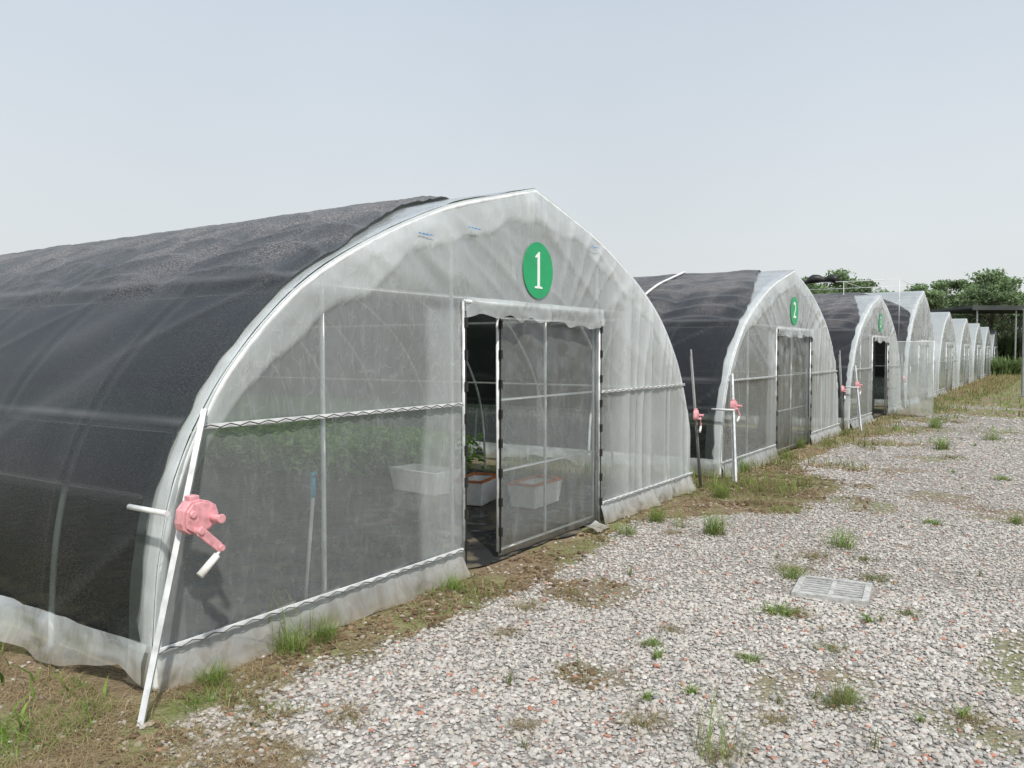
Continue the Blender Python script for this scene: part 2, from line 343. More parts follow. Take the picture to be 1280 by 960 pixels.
def sheet(s0,s1,h0,h1,y,seed,base=.35,amp=.02,step=.04,ragged=0):
    ss=np.linspace(s0,s1,max(3,int((s1-s0)/step)));t=np.linspace(0,1,max(4,int((h1-h0)/step)))
    S,T=np.meshgrid(ss,t,indexing='ij')
    lo=h0+ragged*(vn(S*6,0*S,seed+8)-.3)
    H=lo+(h1-lo)*T
    Y=y+(vn(S*10,H*1.5,seed)-.5)*amp+(fbm(S*5,H*5,seed+1)-.5)*amp*1.5
    d=base+.12*sstep(.55,.9,vn(S*12,H*.8,seed+2))+.10*(fbm(S*2,H*2,seed+4)-.5)
    b=len(t);a=len(ss);i=np.arange(a-1)[:,None]*b+np.arange(b-1)[None,:]
    return meshnp('sheet',np.column_stack([S.ravel(),Y.ravel(),H.ravel()]),np.stack([i,i+b,i+b+1,i+1],-1).reshape(-1,4),True,{'dens':('FLOAT',np.clip(d,0,.97).ravel())})
# ------------------------------------------------------------ winch
def winch_meshes():
    b=B()
    case=[(-.095,-.02),(-.085,.04),(-.05,.078),(0,.085),(.05,.07),(.09,.045),(.105,.0),(.09,-.045),(.05,-.07),(0,-.085),(-.055,-.075),(-.088,-.05)]
    b.prism(case,-.032,.032)
    b.prism([(x*.86,z*.86) for x,z in case],-.042,-.0322)
    b.tube([(.06,-.04,-.01),(.06,-.105,-.01)],.018,12)
    b.tube([(.06,-.1055,-.01),(.06,-.118,-.01)],.023,12)
    b.tube([(-.045,-.04,.02),(-.045,-.052,.02)],.018,12)
    b.quadbox((-.02,0,.088),(.05,.05,.03))
    me=b.mesh('housing')
    a=B().prism([(-.045,-.05),(-.02,-.035),(.085,-.135),(.095,-.17),(.070,-.178),(-.045,-.078)],-.082,-.066)
    a.tube([(-.03,-.042,-.058),(-.03,-.09,-.058)],.017,12)
    a.tube([(.082,-.06,-.158),(.082,-.088,-.158)],.017,12)
    g=B().tube([(.082,-.075,-.16),(.05,-.075,-.20)],.008,6);g.tube([(.06,-.075,-.188),(-.03,-.065,-.27)],[.017,.019],12)
    return me,a.mesh('arm'),g.mesh('grip',True)
WM=winch_meshes()
def bevel(o,w=.007):
    m=o.modifiers.new('bevel','BEVEL');m.width=w;m.segments=3;m.limit_method='ANGLE';m.angle_limit=math.radians(40)
def add_winch(par,loc,rz=0,sc=1):
    h=obj('winch',WM[0],M_pink,par,loc);h.rotation_euler=(0,0,rz);h.scale=(sc,)*3
    bevel(h);a=obj('crank_arm',WM[1],M_pink,h);bevel(a,.004);obj('grip',WM[2],M_grip,h)
def strip_mesh(s0,s1,h,y=-.045):
    b=B().quadbox(((s0+s1)/2,y+.012,h),(s1-s0,.012,.024));return b.mesh('rail')
def zig_mesh(s0,s1,h,y=-.052):
    n=int((s1-s0)/.06);pts=[(s0+(s1-s0)*i/n,y,h+(.008 if i%2 else -.008)) for i in range(n+1)]
    return B().tube(pts,.0035,4).mesh('wire')
def arch_mesh(hs,r=.017,y=0,sides=6):
    P=profile(hs);n=normals(P);return B().tube([(p[0]-k[0]*.03,y,p[1]-k[1]*.03) for p,k in zip(P,n)],r,sides).mesh('arch',True)
def text_mesh(ch,size):
    c=bpy.data.curves.new('t','FONT');c.body=ch;c.size=size;c.align_x='CENTER';c.align_y='CENTER';c.extrude=.001;c.offset=.002
    o=bpy.data.objects.new('t',c);COL.objects.link(o)
    dg=bpy.context.evaluated_depsgraph_get();me=bpy.data.meshes.new_from_object(o.evaluated_get(dg))
    bpy.data.objects.remove(o);return me
CACHE={}
def cached(k,f):
    if k not in CACHE:CACHE[k]=f()
    return CACHE[k]

PITCH=8.05
def greenhouse(i,x0,hs,ridge,door,key,label,netted=True,Ln=26.,hoopstep=1.0,num=None,winch=True):
    G=obj('greenhouse',None,None,None,(x0,0,0),label=label,category='greenhouse',group='row of plastic tunnel greenhouses')
    G.empty_display_size=.5
    sd=key*50
    obj('gable_film',cached(('g',key),lambda:gable_mesh(hs,sd+3)),M_film,G)
    obj('back_film',cached(('gb',key),lambda:gable_mesh(hs,sd+4,False)),M_film,G,(0,Ln,0))
    if netted:
        rside=.85 if key==0 else .26
        obj('roof_film',cached(('s',key),lambda:shell(hs,sd,'strip',Ln,ridge)),M_film,G)
        obj('side_film',cached(('r',key),lambda:shell(hs,sd,'right',Ln,ridge)),M_film,G)
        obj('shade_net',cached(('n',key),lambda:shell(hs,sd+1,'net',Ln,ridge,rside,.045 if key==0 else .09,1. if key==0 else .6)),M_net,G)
    else:
        obj('roof_film',cached(('s',key),lambda:shell(hs,sd,'full',Ln,ridge)),M_film,G)
    obj('skirt_film',cached(('k',min(key,1)),lambda:skirt_mesh(Ln,sd+7)),M_film,G)
    am=cached(('a',hs),lambda:arch_mesh(hs))
    obj('front_arch',cached(('fa',hs),lambda:arch_mesh(hs,.022,-.005,8)),M_white,G)
    y=hoopstep
    while y<Ln-.1:
        obj('hoop',am,M_white,G,(0,y,0));y+=hoopstep
    P=profile(hs)
    for hh in (1.27,2.05):
        s=np.interp(hh*hs,P[:len(HP),1],P[:len(HP),0])+.035
        for q in (s,W-s):
            obj('purlin',cached(('p',),lambda:B().tube([(0,.0,0),(0,26,0)],.014,6).mesh('purlin',True)),M_white,G,(q,0,hh*hs-.04))
    obj('ridge_purlin',cached(('p',),None),M_white,G,(W/2,0,3.01*hs-.05))
    def xin(h):return float(np.interp(h,P[:len(HP),1],P[:len(HP),0]))
    posts=[1.13,2.41,4.66,5.95] if key<3 else [2.41,4.66]
    for s in posts:
        tp=float(np.interp(s,P[:,0],P[:,1]))-.04
        yy=-.008 if s<2 else .022
        obj('gable_post',cached(('gp',hs,s),lambda:B().tube([(s,yy,.03),(s,yy,tp-(.1 if s<2 else 0))],.015,8).mesh('post',True)),M_white,G)
    for k,(a,b_,h) in enumerate([(xin(1.27),DL-.03,1.27),(DR+.03,W-xin(1.27),1.27),(xin(.2),DL-.03,.2),(DR+.03,W-xin(.2),.2),(xin(2.05)+.1,W-xin(2.05)-.1,2.055)]):
        if h==2.055:
            obj('gable_rail',cached(('rr',hs),lambda:B().tube([(a,.045,h),(b_,.045,h)],.014,6).mesh('rail',True)),M_white,G)
        else:
            r=obj('locking_rail',cached(('lr',hs,k),lambda:strip_mesh(a,b_,h,-.062 if h<1 else -.052)),M_white,G)
            obj('wiggle_wire',cached(('ww',hs,k),lambda:zig_mesh(a,b_,h,-.066 if h<1 else -.056)),M_wire,r)
    obj('door_jamb',cached('dj',lambda:B().tube([(0,-.03,0),(0,-.03,DH)],.016,8).mesh('jamb',True)),M_pipe,G,(DL+.01,0,0))
    obj('door_jamb',CACHE['dj'],M_pipe,G,(DR-.01,0,0))
    def clips():
        b=B()
        for z in np.arange(.22,1.95,.235):b.quadbox((0,-.05,z),(.022,.026,.07))
        b.quadbox((0,-.046,1.0),(.009,.012,1.9))
        return b.mesh('clips')
    for s in (DL+.01,DR-.01):obj('door_clips',cached('cl',clips),M_black,G,(s,0,0))
    obj('door_header',cached('dh',lambda:B().tube([(DL,-.035,DH),(DR,-.035,DH)],.016,8).mesh('hdr',True)),M_pipe,G)
    obj('door_valance',cached(('dv',key),lambda:sheet(DL-.02,DR+.02,1.88,2.05,-.075,sd+40,.48,.05,.02,.08)),M_film,G)
    def leafmesh(w,mid,hgt=1.93):
        b=B()
        for s in (0,mid,w):b.tube([(s,0,.06),(s,0,hgt)],.013,8)
        for h in (.07,.70,1.27,hgt-.01):b.tube([(0,.002,h),(w,.002,h)],.011,6)
        return b.mesh('leaf',True)
    def leaf(w,mid,loc,rz=0,sd2=0,base=.33,mat=None):
        d=obj('door',cached(('lf',w,mid),lambda:leafmesh(w,mid)),M_white,G,loc);d.rotation_euler=(0,0,rz)
        obj('door_film',cached(('lff',w,sd2,base),lambda:sheet(0,w,.02,1.92,-.018,sd2,base,.02)),mat or M_film,d)
        return d
    if door=='slid':
        d=leaf(1.60,.72,(3.01,.03,0),0,5,.17)
        obj('door_clips',CACHE['cl'],M_black,d,(0,0.02,0))
    elif door=='closed':
        leaf(2.1,1.05,(DL+.03,.03,0),0,8+key,.12 if key==1 else .36)
        if key==1:obj('door_dark_net',sheet(DL+.05,DR-.05,.02,1.95,.25,3,.92,.05),M_net,G)  # dark net behind the film, there to darken the doorway
    elif door=='open':
        leaf(1.05,.52,(DR+.02,-.05,0),-math.pi/2,7,.38)
        obj('door_dark_net',sheet(DL+.05,DR-.05,.02,1.95,.25,3,.95,.05),M_net,G)  # dark net sheet standing in for the unlit interior
    if num:
        sp=cached('disc',lambda:B().prism([(.235*math.cos(a),.235*math.sin(a)) for a in np.linspace(0,2*math.pi,49)[:-1]],0,.002).mesh('disc'))
        s=obj('number_sign',sp,M_green,G,(3.52,-.032,2.33*hs))
        if num=='1':
            pts=[(-.060,-.150),(.060,-.150),(.060,-.136),(.019,-.130),(.019,.155),(.004,.155),(-.055,.110),(-.048,.098),(-.019,.112),(-.019,-.130),(-.060,-.136)]
            obj('numeral',B().prism(pts,-.003,-.001).mesh('one'),M_sw,s)
        else:
            t=obj('numeral',text_mesh(num,.38),M_sw,s,(0,-.003,0));t.rotation_euler=(math.pi/2,0,0)
    if key<2:
        rr=random.Random(3);s=1.95
        while s<5.0:
            hh=2.60+.04*math.sin(s*2)-(.12 if s<2.2 else 0)
            if s<2.95 or s>3.75:
                b=B();nq=9
                b.prism([(s,hh-.002)]+[(s+.020*q,hh+(.006 if q%2 else -.0015)) for q in range(1,nq)]+[(s+.020*nq,hh-.003),(s+.010*nq,hh-.006)],-.058,-.0565)
                obj('film_print',b.mesh('print'),M_blue,G)
            s+=.50+rr.random()*.25
    if winch:
        # straight galvanised guide rail with a thinner rod beside it
        obj('guide_rod',cached('gr',lambda:B().tube([(-.24,-.31,.0),(.275,-.075,1.36)],.019,4).tube([(-.205,-.27,.0),(.30,-.045,1.36)],.011,6).mesh('rod')),M_pipe,G)
        obj('roll_pipe',cached('rp',lambda:B().tube([(-.035,-.22,0),(-.035,.09,0)],.014,8).tube([(.155,.3,0),(.155,26,0)],.013,8).mesh('roll',True)),M_white,G,(0,0,.90))
        if key==0:add_winch(G,(.095,-.25,.87),0,1)
        else:add_winch(G,(.12,-.15,.95),0,.8)
        obj('guide_rod',cached('gr2',lambda:B().tube([(W+.16,-.10,0),(W-.08,-.045,1.68)],.012,8).tube([(W+.21,-.06,0),(W-.03,-.02,1.6)],.008,6).mesh('rod',True)),M_rust,G)
        add_winch(G,(W-.02,-.09,.90),.3,.75)
    return G
lab=["plastic tunnel greenhouse with black shade net, half-open door and number 1",
 "plastic tunnel greenhouse, black shade net, closed dark door, green number 2",
 "plastic tunnel greenhouse with door swung outward and green number 3",
 "taller plastic tunnel greenhouse with rails above its white film roof",
 "white film tunnel greenhouse with closed door along the gravel yard"]
greenhouse(0,0,1.0,.95,'slid',0,lab[0],num='1')
greenhouse(1,PITCH,1.0,.55,'closed',1,lab[1],num='2')
greenhouse(2,2*PITCH,1.02,.6,'open',2,lab[2],num='3')
G4=greenhouse(3,3*PITCH,1.22,1.9,'closed',3,lab[3],netted=True,hoopstep=2,winch=False)
greenhouse(4,4*PITCH,1.1,.9,'closed',4,lab[4],netted=False,hoopstep=2,winch=False)
for i in range(5,9):greenhouse(i,i*PITCH,1.1,.9,'closed',4,lab[4],netted=False,hoopstep=3,winch=False)
H2=[o for o in bpy.data.objects if o.name=='greenhouse.001'][0]
P=profile(1.0);n=normals(P)
obj('net_tie_pipe',B().tube([(p[0]+k[0]*.065,1.9,p[1]+k[1]*.065) for p,k in zip(P[4:-10],n[4:-10])],.020,6).mesh('tie',True),M_white,H2)
b=B()
for s in (.6,3.5):
    b.tube([(s,.3,3.86),(s,3.6,3.86)],.010,6)
for y in (.3,1.9,3.6):
    b.tube([(.6,y,3.86),(3.5,y,3.86)],.009,6)
    b.tube([(.6,y,2.1),(.6,y,3.86)],.009,6)
obj('roof_rails',b.mesh('rails',True),M_white,G4)
pts=[];rr=[]
for k in range(22):
    t=k/21;pts.append((.62+.06*math.sin(7*t),2.1+1.5*t,3.92+.06*math.sin(5*t)+.03*math.sin(17*t)));rr.append(.05+.08*abs(math.sin(9*t+.6))+.03*random.random())
obj('net_bundle',B().tube(pts,rr,9).mesh('bundle',True),M_black,G4)

# ------------------------------------------------------------ things in house one
def foam_box(loc,size,rz,label,orange):
    l,w,h=size;t=.025
    b=B();k=.86
    def rect(a,c,z):return [(-a/2,-c/2,z),(a/2,-c/2,z),(a/2,c/2,z),(-a/2,c/2,z)]
    b.v=rect(l*k,w*k,0)+rect(l,w,h)+rect(l-2*t,w-2*t,h)+rect(l*k-2*t,w*k-2*t,t)
    b.f=[(3,2,1,0)]
    for q in range(4):
        r=(q+1)%4
        b.f+=[(q,r,4+r,4+q),(4+q,4+r,8+r,8+q),(8+q,8+r,12+r,12+q)]
    b.f.append((12,13,14,15))
    o=obj('foam_box',b.mesh('box'),M_foam,None,loc,label=label,category='box',group='foam boxes on the greenhouse floor');o.rotation_euler=(0,0,rz);bevel(o,.012)
    if orange:
        r=B();t=.03
        for a,c,d in ((0,-w/2+t/2,0),(0,w/2-t/2,0)):r.quadbox((a,c,h+.010),(l+.02,t+.012,.018))
        for a in (-l/2+t/2,l/2-t/2):r.quadbox((a,0,h+.0105),(t+.012,w-t-.02,.017))
        obj('rim',r.mesh('rim'),M_orange,o)
foam_box((4.82,1.55,.025),(.60,.34,.25),.25,'white foam box with orange rim on dark floor cloth',True)
foam_box((5.04,.95,.025),(.62,.34,.24),.05,'white foam box with orange rim behind the door film',True)
foam_box((5.0,2.45,.025),(.80,.42,.27),1.45,'long white foam box standing beside the smaller boxes',False)
sh=obj('hoe',B().tube([(1.12,.16,.03),(1.10,.05,.78)],.011,8).mesh('shaft',True),M_white,None,label='slim garden hoe with blue handle leaning inside the film',category='hoe')
hb=B().tube([(1.10,.05,.78),(1.098,.046,.90)],[.014,.016],8);hb.tube([(1.078,.045,.915),(1.118,.045,.925)],.013,8)
obj('handle',hb.mesh('h',True),M_blueh,sh)
bb=B().quadbox((1.12,.14,.03),(.13,.08,.01)).mesh('bl');obj('blade',bb,M_rust,sh)

# ------------------------------------------------------------ camera & ground
CAM=np.array([-2.238,-3.621]);VD=np.array([.831,.5564]);RD=np.array([.5564,-.831])
def GW(z,l):return CAM+z*VD+l*RD
def gravel_mask(x,y):
    e=-.34-.22*vn(x*1.3,y*0,41)-.95*sstep(4.9,6.6,x)*(1-sstep(8.2,10.,x))-.35*sstep(13.5,15,x)*(1-sstep(16,17.5,x))-.3*sstep(9,30,x)
    e=e+.5*(fbm(x*2.2,y*2.2,17)-.5)+.25*(fbm(x*9,y*9,19)-.5)
    m=1-sstep(e-.12,e+.12,y)
    m=m*sstep(-.40,-.12,x-.1+.5*(fbm(x*2,y*2,23)-.5)+.25*(fbm(x*9,y*9,24)-.5)+.25*(-(y+.5))*(y<-.5))
    far=np.hypot(x-CAM[0],y-CAM[1])
    fld=sstep(.40,.60,fbm(x*.35,y*.35,55)+.030*(far-23))
    m=m*(1-.92*fld*sstep(13,20,far))
    pt=fbm(x*1.1,y*1.1,71);m=m*(1-.75*sstep(.62,.70,pt))
    return m
def gz(x,y):
    near=1-sstep(15,30,np.hypot(x-CAM[0],y-CAM[1]))
    out=1-sstep(-.25,0,y)*(x>-.3)
    return (.05*(fbm(x*.5,y*.5,91)-.5)+.02*(fbm(x*3,y*3,93)-.5))*near*out -.012
xs=np.unique(np.round(np.concatenate([[-900,-400,-150,-60,-30,-15,-8],np.arange(-5,14,.08),np.arange(14,34,.25),np.arange(34,90,1.5),[110,150,250,500,1000]]),3))
ys=np.unique(np.round(np.concatenate([[-900,-400,-150,-60,-30,-20],np.arange(-14,-6,.2),np.arange(-6,3,.08),np.arange(3,30,1.),[40,60,90,140,250,500,1000]]),3))
X,Y=np.meshgrid(xs,ys,indexing='ij')
Zg=gz(X,Y);gm=gravel_mask(X,Y)
b_=len(ys);i=np.arange(len(xs)-1)[:,None]*b_+np.arange(b_-1)[None,:]
gme=meshnp('ground',np.column_stack([X.ravel(),Y.ravel(),Zg.ravel()]),np.stack([i,i+b_,i+b_+1,i+1],-1).reshape(-1,4),True,{'gravel':('FLOAT',gm.ravel())})
def ground_mat():
    m,nt,out=newmat('yard_ground')
    tc=N(nt,'ShaderNodeTexCoord');at=N(nt,'ShaderNodeAttribute');at.attribute_name='gravel'
    vo=N(nt,'ShaderNodeTexVoronoi');vo.inputs['Scale'].default_value=46;L(nt,tc.outputs['Object'],vo.inputs['Vector'])
    sp=N(nt,'ShaderNodeSeparateColor');L(nt,vo.outputs['Color'],sp.inputs[0])
    cr=N(nt,'ShaderNodeValToRGB');e=cr.color_ramp.elements
    e[0].position=0;e[0].color=(.27,.26,.24,1);e[1].position=1;e[1].color=(.53,.51,.475,1)
    for p,c in((.3,(.39,.375,.35)),(.6,(.45,.425,.39)),(.8,(.43,.39,.355)),(.96,(.43,.29,.23))):
        q=e.new(p);q.color=(*c,1)
    L(nt,sp.outputs[0],cr.inputs[0])
    dk=N(nt,'ShaderNodeMapRange');dk.inputs['From Min'].default_value=.25;dk.inputs['From Max'].default_value=.7;dk.inputs['To Min'].default_value=1;dk.inputs['To Max'].default_value=.6
    L(nt,vo.outputs['Distance'],dk.inputs[0])
    mu=N(nt,'ShaderNodeVectorMath');mu.operation='SCALE';L(nt,cr.outputs[0],mu.inputs[0]);L(nt,dk.outputs[0],mu.inputs['Scale'])
    n1=N(nt,'ShaderNodeTexNoise');n1.inputs['Scale'].default_value=5;n1.inputs['Detail'].default_value=8;n1.inputs['Roughness'].default_value=.7;L(nt,tc.outputs['Object'],n1.inputs['Vector'])
    n2=N(nt,'ShaderNodeTexNoise');n2.inputs['Scale'].default_value=.8;n2.inputs['Detail'].default_value=6;L(nt,tc.outputs['Object'],n2.inputs['Vector'])
    so=N(nt,'ShaderNodeValToRGB');e=so.color_ramp.elements;e[0].position=.3;e[0].color=(.13,.09,.055,1);e[1].position=.7;e[1].color=(.33,.26,.17,1);L(nt,n1.outputs['Fac'],so.inputs[0])
    gr=N(nt,'ShaderNodeValToRGB');e=gr.color_ramp.elements;e[0].position=.3;e[0].color=(.14,.15,.05,1);e[1].position=.7;e[1].color=(.27,.27,.14,1);L(nt,n1.outputs['Fac'],gr.inputs[0])
    gf=N(nt,'ShaderNodeMapRange');gf.inputs['From Min'].default_value=.46;gf.inputs['From Max'].default_value=.58;L(nt,n2.outputs['Fac'],gf.inputs[0])
    mx=N(nt,'ShaderNodeMix');mx.data_type='RGBA';L(nt,gf.outputs[0],mx.inputs[0]);L(nt,so.outputs[0],mx.inputs[6]);L(nt,gr.outputs[0],mx.inputs[7])
    m3=N(nt,'ShaderNodeMix');m3.data_type='RGBA';L(nt,at.outputs['Fac'],m3.inputs[0]);L(nt,mx.outputs[2],m3.inputs[6]);L(nt,mu.outputs[0],m3.inputs[7])
    p=N(nt,'ShaderNodeBsdfPrincipled');p.inputs['Roughness'].default_value=.95;p.inputs['Specular IOR Level'].default_value=.2;L(nt,m3.outputs[2],p.inputs['Base Color'])
    bh=N(nt,'ShaderNodeMath');bh.operation='SUBTRACT';L(nt,n1.outputs['Fac'],bh.inputs[0]);L(nt,vo.outputs['Distance'],bh.inputs[1])
    bp=N(nt,'ShaderNodeBump');bp.inputs['Strength'].default_value=.6;bp.inputs['Distance'].default_value=.02;L(nt,bh.outputs[0],bp.inputs['Height']);L(nt,bp.outputs[0],p.inputs['Normal'])
    L(nt,p.outputs[0],out.inputs[0]);return m
obj('ground',gme,ground_mat(),kind='structure',label='gravel and weedy soil yard beside the greenhouses',category='ground')
for k in range(3):
    xa,xb=k*PITCH+.25,k*PITCH+W-.3
    xx=np.linspace(xa,xb,120 if k==0 else 50);yy=np.concatenate([np.linspace(.05,3.0,80),np.linspace(3.3,25.8,50)]);ny=len(yy);nx=len(xx)
    Xx,Yy=np.meshgrid(xx,yy,indexing='ij');Zz=.002+.022*fbm(Xx*2.5,Yy*2.5,5)+.010*crease(vn(Xx*3+Yy,Yy*2,9))**3
    if k==0:
        Yy=Yy-(.0+.14*vn(Xx*5,0*Xx,3))*(np.clip(1-Yy/.6,0,1))*((Xx>2.55)&(Xx<4.6))
    Zz=Zz*sstep(-.2,.45,Yy)+.002
    i=np.arange(nx-1)[:,None]*ny+np.arange(ny-1)[None,:]
    obj('floor',meshnp('floor',np.column_stack([Xx.ravel(),Yy.ravel(),Zz.ravel()]),np.stack([i,i+ny,i+ny+1,i+1],-1).reshape(-1,4),True),M_cloth,kind='structure',label='black woven ground cloth inside the greenhouse',category='floor')
# ------------------------------------------------------------ stones
phi=(1+5**.5)/2
ico=np.array([(-1,phi,0),(1,phi,0),(-1,-phi,0),(1,-phi,0),(0,-1,phi),(0,1,phi),(0,-1,-phi),(0,1,-phi),(phi,0,-1),(phi,0,1),(-phi,0,-1),(-phi,0,1)])/1.9
icf=np.array([(0,11,5),(0,5,1),(0,1,7),(0,7,10),(0,10,11),(1,5,9),(5,11,4),(11,10,2),(10,7,6),(7,1,8),(3,9,4),(3,4,2),(3,2,6),(3,6,8),(3,8,9),(4,9,5),(2,4,11),(6,2,10),(8,6,7),(9,8,1)])
octv=np.array([(1,0,0),(0,1,0),(-1,0,0),(0,-1,0),(0,0,1),(0,0,-1)],float)
octf=np.array([(0,1,4),(1,2,4),(2,3,4),(3,0,4),(1,0,5),(2,1,5),(3,2,5),(0,3,5)])
def scatter(z0,z1,dens,margin=.72):
    area=.5*2*margin*(z1**2-z0**2);n=int(area*dens)
    z=np.sqrt(R.random(n)*(z1**2-z0**2)+z0**2);l=(R.random(n)*2-1)*margin*z
    return CAM+z[:,None]*VD+l[:,None]*RD
DR_C=GW(5.55,2.226)
PAL=np.array([(.50,.48,.445),(.43,.41,.38),(.33,.32,.30),(.47,.43,.39),(.44,.385,.35),(.56,.535,.50),(.45,.415,.355),(.43,.21,.15),(.22,.215,.205)])
PW=np.array([.25,.24,.12,.14,.06,.06,.07,.024,.034])
def stones(P,rmin,rmax,tv,pal=PAL,w=PW,soil=False):
    g=gravel_mask(P[:,0],P[:,1]);pr=g*.97+.03 if not soil else (1-g)*sstep(.4,.6,fbm(P[:,0]*4,P[:,1]*4,66))
    k=R.random(len(P))<pr
    k&=~((P[:,1]>-.05)&(P[:,0]>-.1));k&=~((np.abs(P[:,0]-DR_C[0])<.25)&(np.abs(P[:,1]-DR_C[1])<.27))
    P=P[k];n=len(P);r=rmin+(rmax-rmin)*R.random(n)**2.2;m=len(tv)
    sc=np.column_stack([r*(.8+.6*R.random(n)),r*(.65+.45*R.random(n)),r*(.40+.35*R.random(n))])
    V=tv[None]*(1+.55*(R.random((n,m,3))-.5))*sc[:,None,:]
    a=R.random(n)*6.28;tx=(R.random(n)-.5)*.9
    c,s=np.cos(tx)[:,None],np.sin(tx)[:,None];yv=V[:,:,1]*c-V[:,:,2]*s;zv=V[:,:,1]*s+V[:,:,2]*c
    c,s=np.cos(a)[:,None],np.sin(a)[:,None];x2=V[:,:,0]*c-yv*s;y2=V[:,:,0]*s+yv*c
    out=np.stack([x2+P[:,0][:,None],y2+P[:,1][:,None],zv+(gz(P[:,0],P[:,1])+r*.2+R.random(n)*.006*(not soil))[:,None]],-1)
    w=np.array(w);w=w/w.sum()
    col=pal[R.choice(len(pal),n,p=w)]*(.90+.20*R.random((n,1)))
    if not soil:col=col*(.88+.24*fbm(P[:,0]*.9,P[:,1]*.9,44,3))[:,None]
    col=np.concatenate([col,np.ones((n,1))],1)
    return out.reshape(-1,3),np.repeat(col,m,0)
SV=[];SC=[];FF=[];base=0;ns=0
for z0,z1,de,a,b2,tv,tf in((2.6,5.5,4000,.005,.0175,ico,icf),(5.5,9,1900,.0065,.0165,ico,icf),(9,15,640,.010,.021,octv*1.1,octf),(15,26,100,.016,.033,octv*1.1,octf)):
    v,c=stones(scatter(z0,z1,de),a,b2,tv);m=len(tv);k=len(v)//m
    FF.append((tf[None]+m*np.arange(k)[:,None,None]).reshape(-1,3)+base);base+=len(v);SV.append(v);SC.append(c);ns+=k
obj('gravel',meshnp('gravel',np.vstack(SV),np.vstack(FF),False,{'col':('FLOAT_COLOR',np.vstack(SC))}),M_stone,kind='stuff',label='grey and pinkish crushed stone gravel on the yard',category='gravel')
print('stones',ns)
# ------------------------------------------------------------ blades
def blades(P,h,lean,w,c0,c1,z=None):
    n=len(P);a=R.random(n)*6.28;h=h*(.5+.8*R.random(n));ln=lean*(.3+1.0*R.random(n))
    dx,dy=np.cos(a),np.sin(a);px,py=-dy,dx
    ww=w*(.6+.8*R.random(n));z=gz(P[:,0],P[:,1]) if z is None else z
    V=np.zeros((n,8,3))
    for j,(t,wf) in enumerate(((0,1.),(.4,.9),(.75,.6),(1,.12))):
        cx=P[:,0]+dx*h*ln*t**1.8;cy=P[:,1]+dy*h*ln*t**1.8;cz=z+h*(t-.35*np.minimum(ln,1.6)*t**2.2)
        V[:,2*j,0]=cx-px*ww*wf;V[:,2*j,1]=cy-py*ww*wf;V[:,2*j,2]=cz
        V[:,2*j+1,0]=cx+px*ww*wf;V[:,2*j+1,1]=cy+py*ww*wf;V[:,2*j+1,2]=cz
    t=R.random((n,1));col=np.array(c0)*(1-t)+np.array(c1)*t;col*=.75+.5*R.random((n,1))
    return V.reshape(-1,3),np.repeat(np.concatenate([col,np.ones((n,1))],1),8,0)
BF=np.array([(0,1,3,2),(2,3,5,4),(4,5,7,6)])
def blade_mesh(parts):
    V=np.vstack([p[0] for p in parts]);C=np.vstack([p[1] for p in parts]);n=len(V)//8
    return meshnp('blades',V,(BF[None]+8*np.arange(n)[:,None,None]).reshape(-1,4),True,{'col':('FLOAT_COLOR',C)})
def leafcloud(P,hmax,s0,s1,c0,c1):
    n=len(P);z=.03+hmax*R.random(n)**.7;c=np.column_stack([P,z])
    u=R.normal(size=(n,3));u[:,2]*=.5;u/=np.linalg.norm(u,axis=1)[:,None];v=np.cross(u,R.normal(size=(n,3)));v/=np.linalg.norm(v,axis=1)[:,None]
    s=s0+(s1-s0)*R.random((n,1));V=np.stack([c-u*s,c-v*s*.45,c+u*s,c+v*s*.45],1).reshape(-1,3)
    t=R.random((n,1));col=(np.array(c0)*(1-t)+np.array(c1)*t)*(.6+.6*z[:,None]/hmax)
    return meshnp('leaves',V,np.arange(4*n).reshape(-1,4),False,{'col':('FLOAT_COLOR',np.repeat(np.concatenate([col,np.ones((n,1))],1),4,0))})
GR0=(.10,.17,.03);GR1=(.26,.40,.08);DRY0=(.34,.25,.14);DRY1=(.50,.41,.25);OL=(.21,.22,.08);BR=(.17,.115,.06)
def region(n,x0,x1,y0,y1,f=None):
    p=np.column_stack([x0+(x1-x0)*R.random(n),y0+(y1-y0)*R.random(n)])
    if f is not None:p=p[R.random(len(p))<f(p[:,0],p[:,1])]
    return p
SOILP=np.array([(.16,.11,.065),(.24,.18,.11),(.10,.07,.045),(.32,.28,.21)])
cl=[stones(region(30000,-2.6,10,-2.0,-.05),.006,.026,ico,SOILP,[.4,.3,.2,.1],True)]
v,c=cl[0];k=len(v)//12
obj('soil_clods',meshnp('clods',v,(icf[None]+12*np.arange(k)[:,None,None]).reshape(-1,3),False,{'col':('FLOAT_COLOR',c)}),M_stone,kind='stuff',label='brown crumbly soil clods along the greenhouse edge',category='soil')
strip=lambda x,y:(1-gravel_mask(x,y))*(.05+.95*sstep(.54,.66,fbm(x*1.9,y*2.2,33)))*(1-.85*((x>2.5)&(x<4.7)))
dryf=lambda x,y:(1-gravel_mask(x,y))*sstep(.34,.54,fbm(x*2.3,y*3.0,35))*(1-.6*((x>2.5)&(x<4.7)))
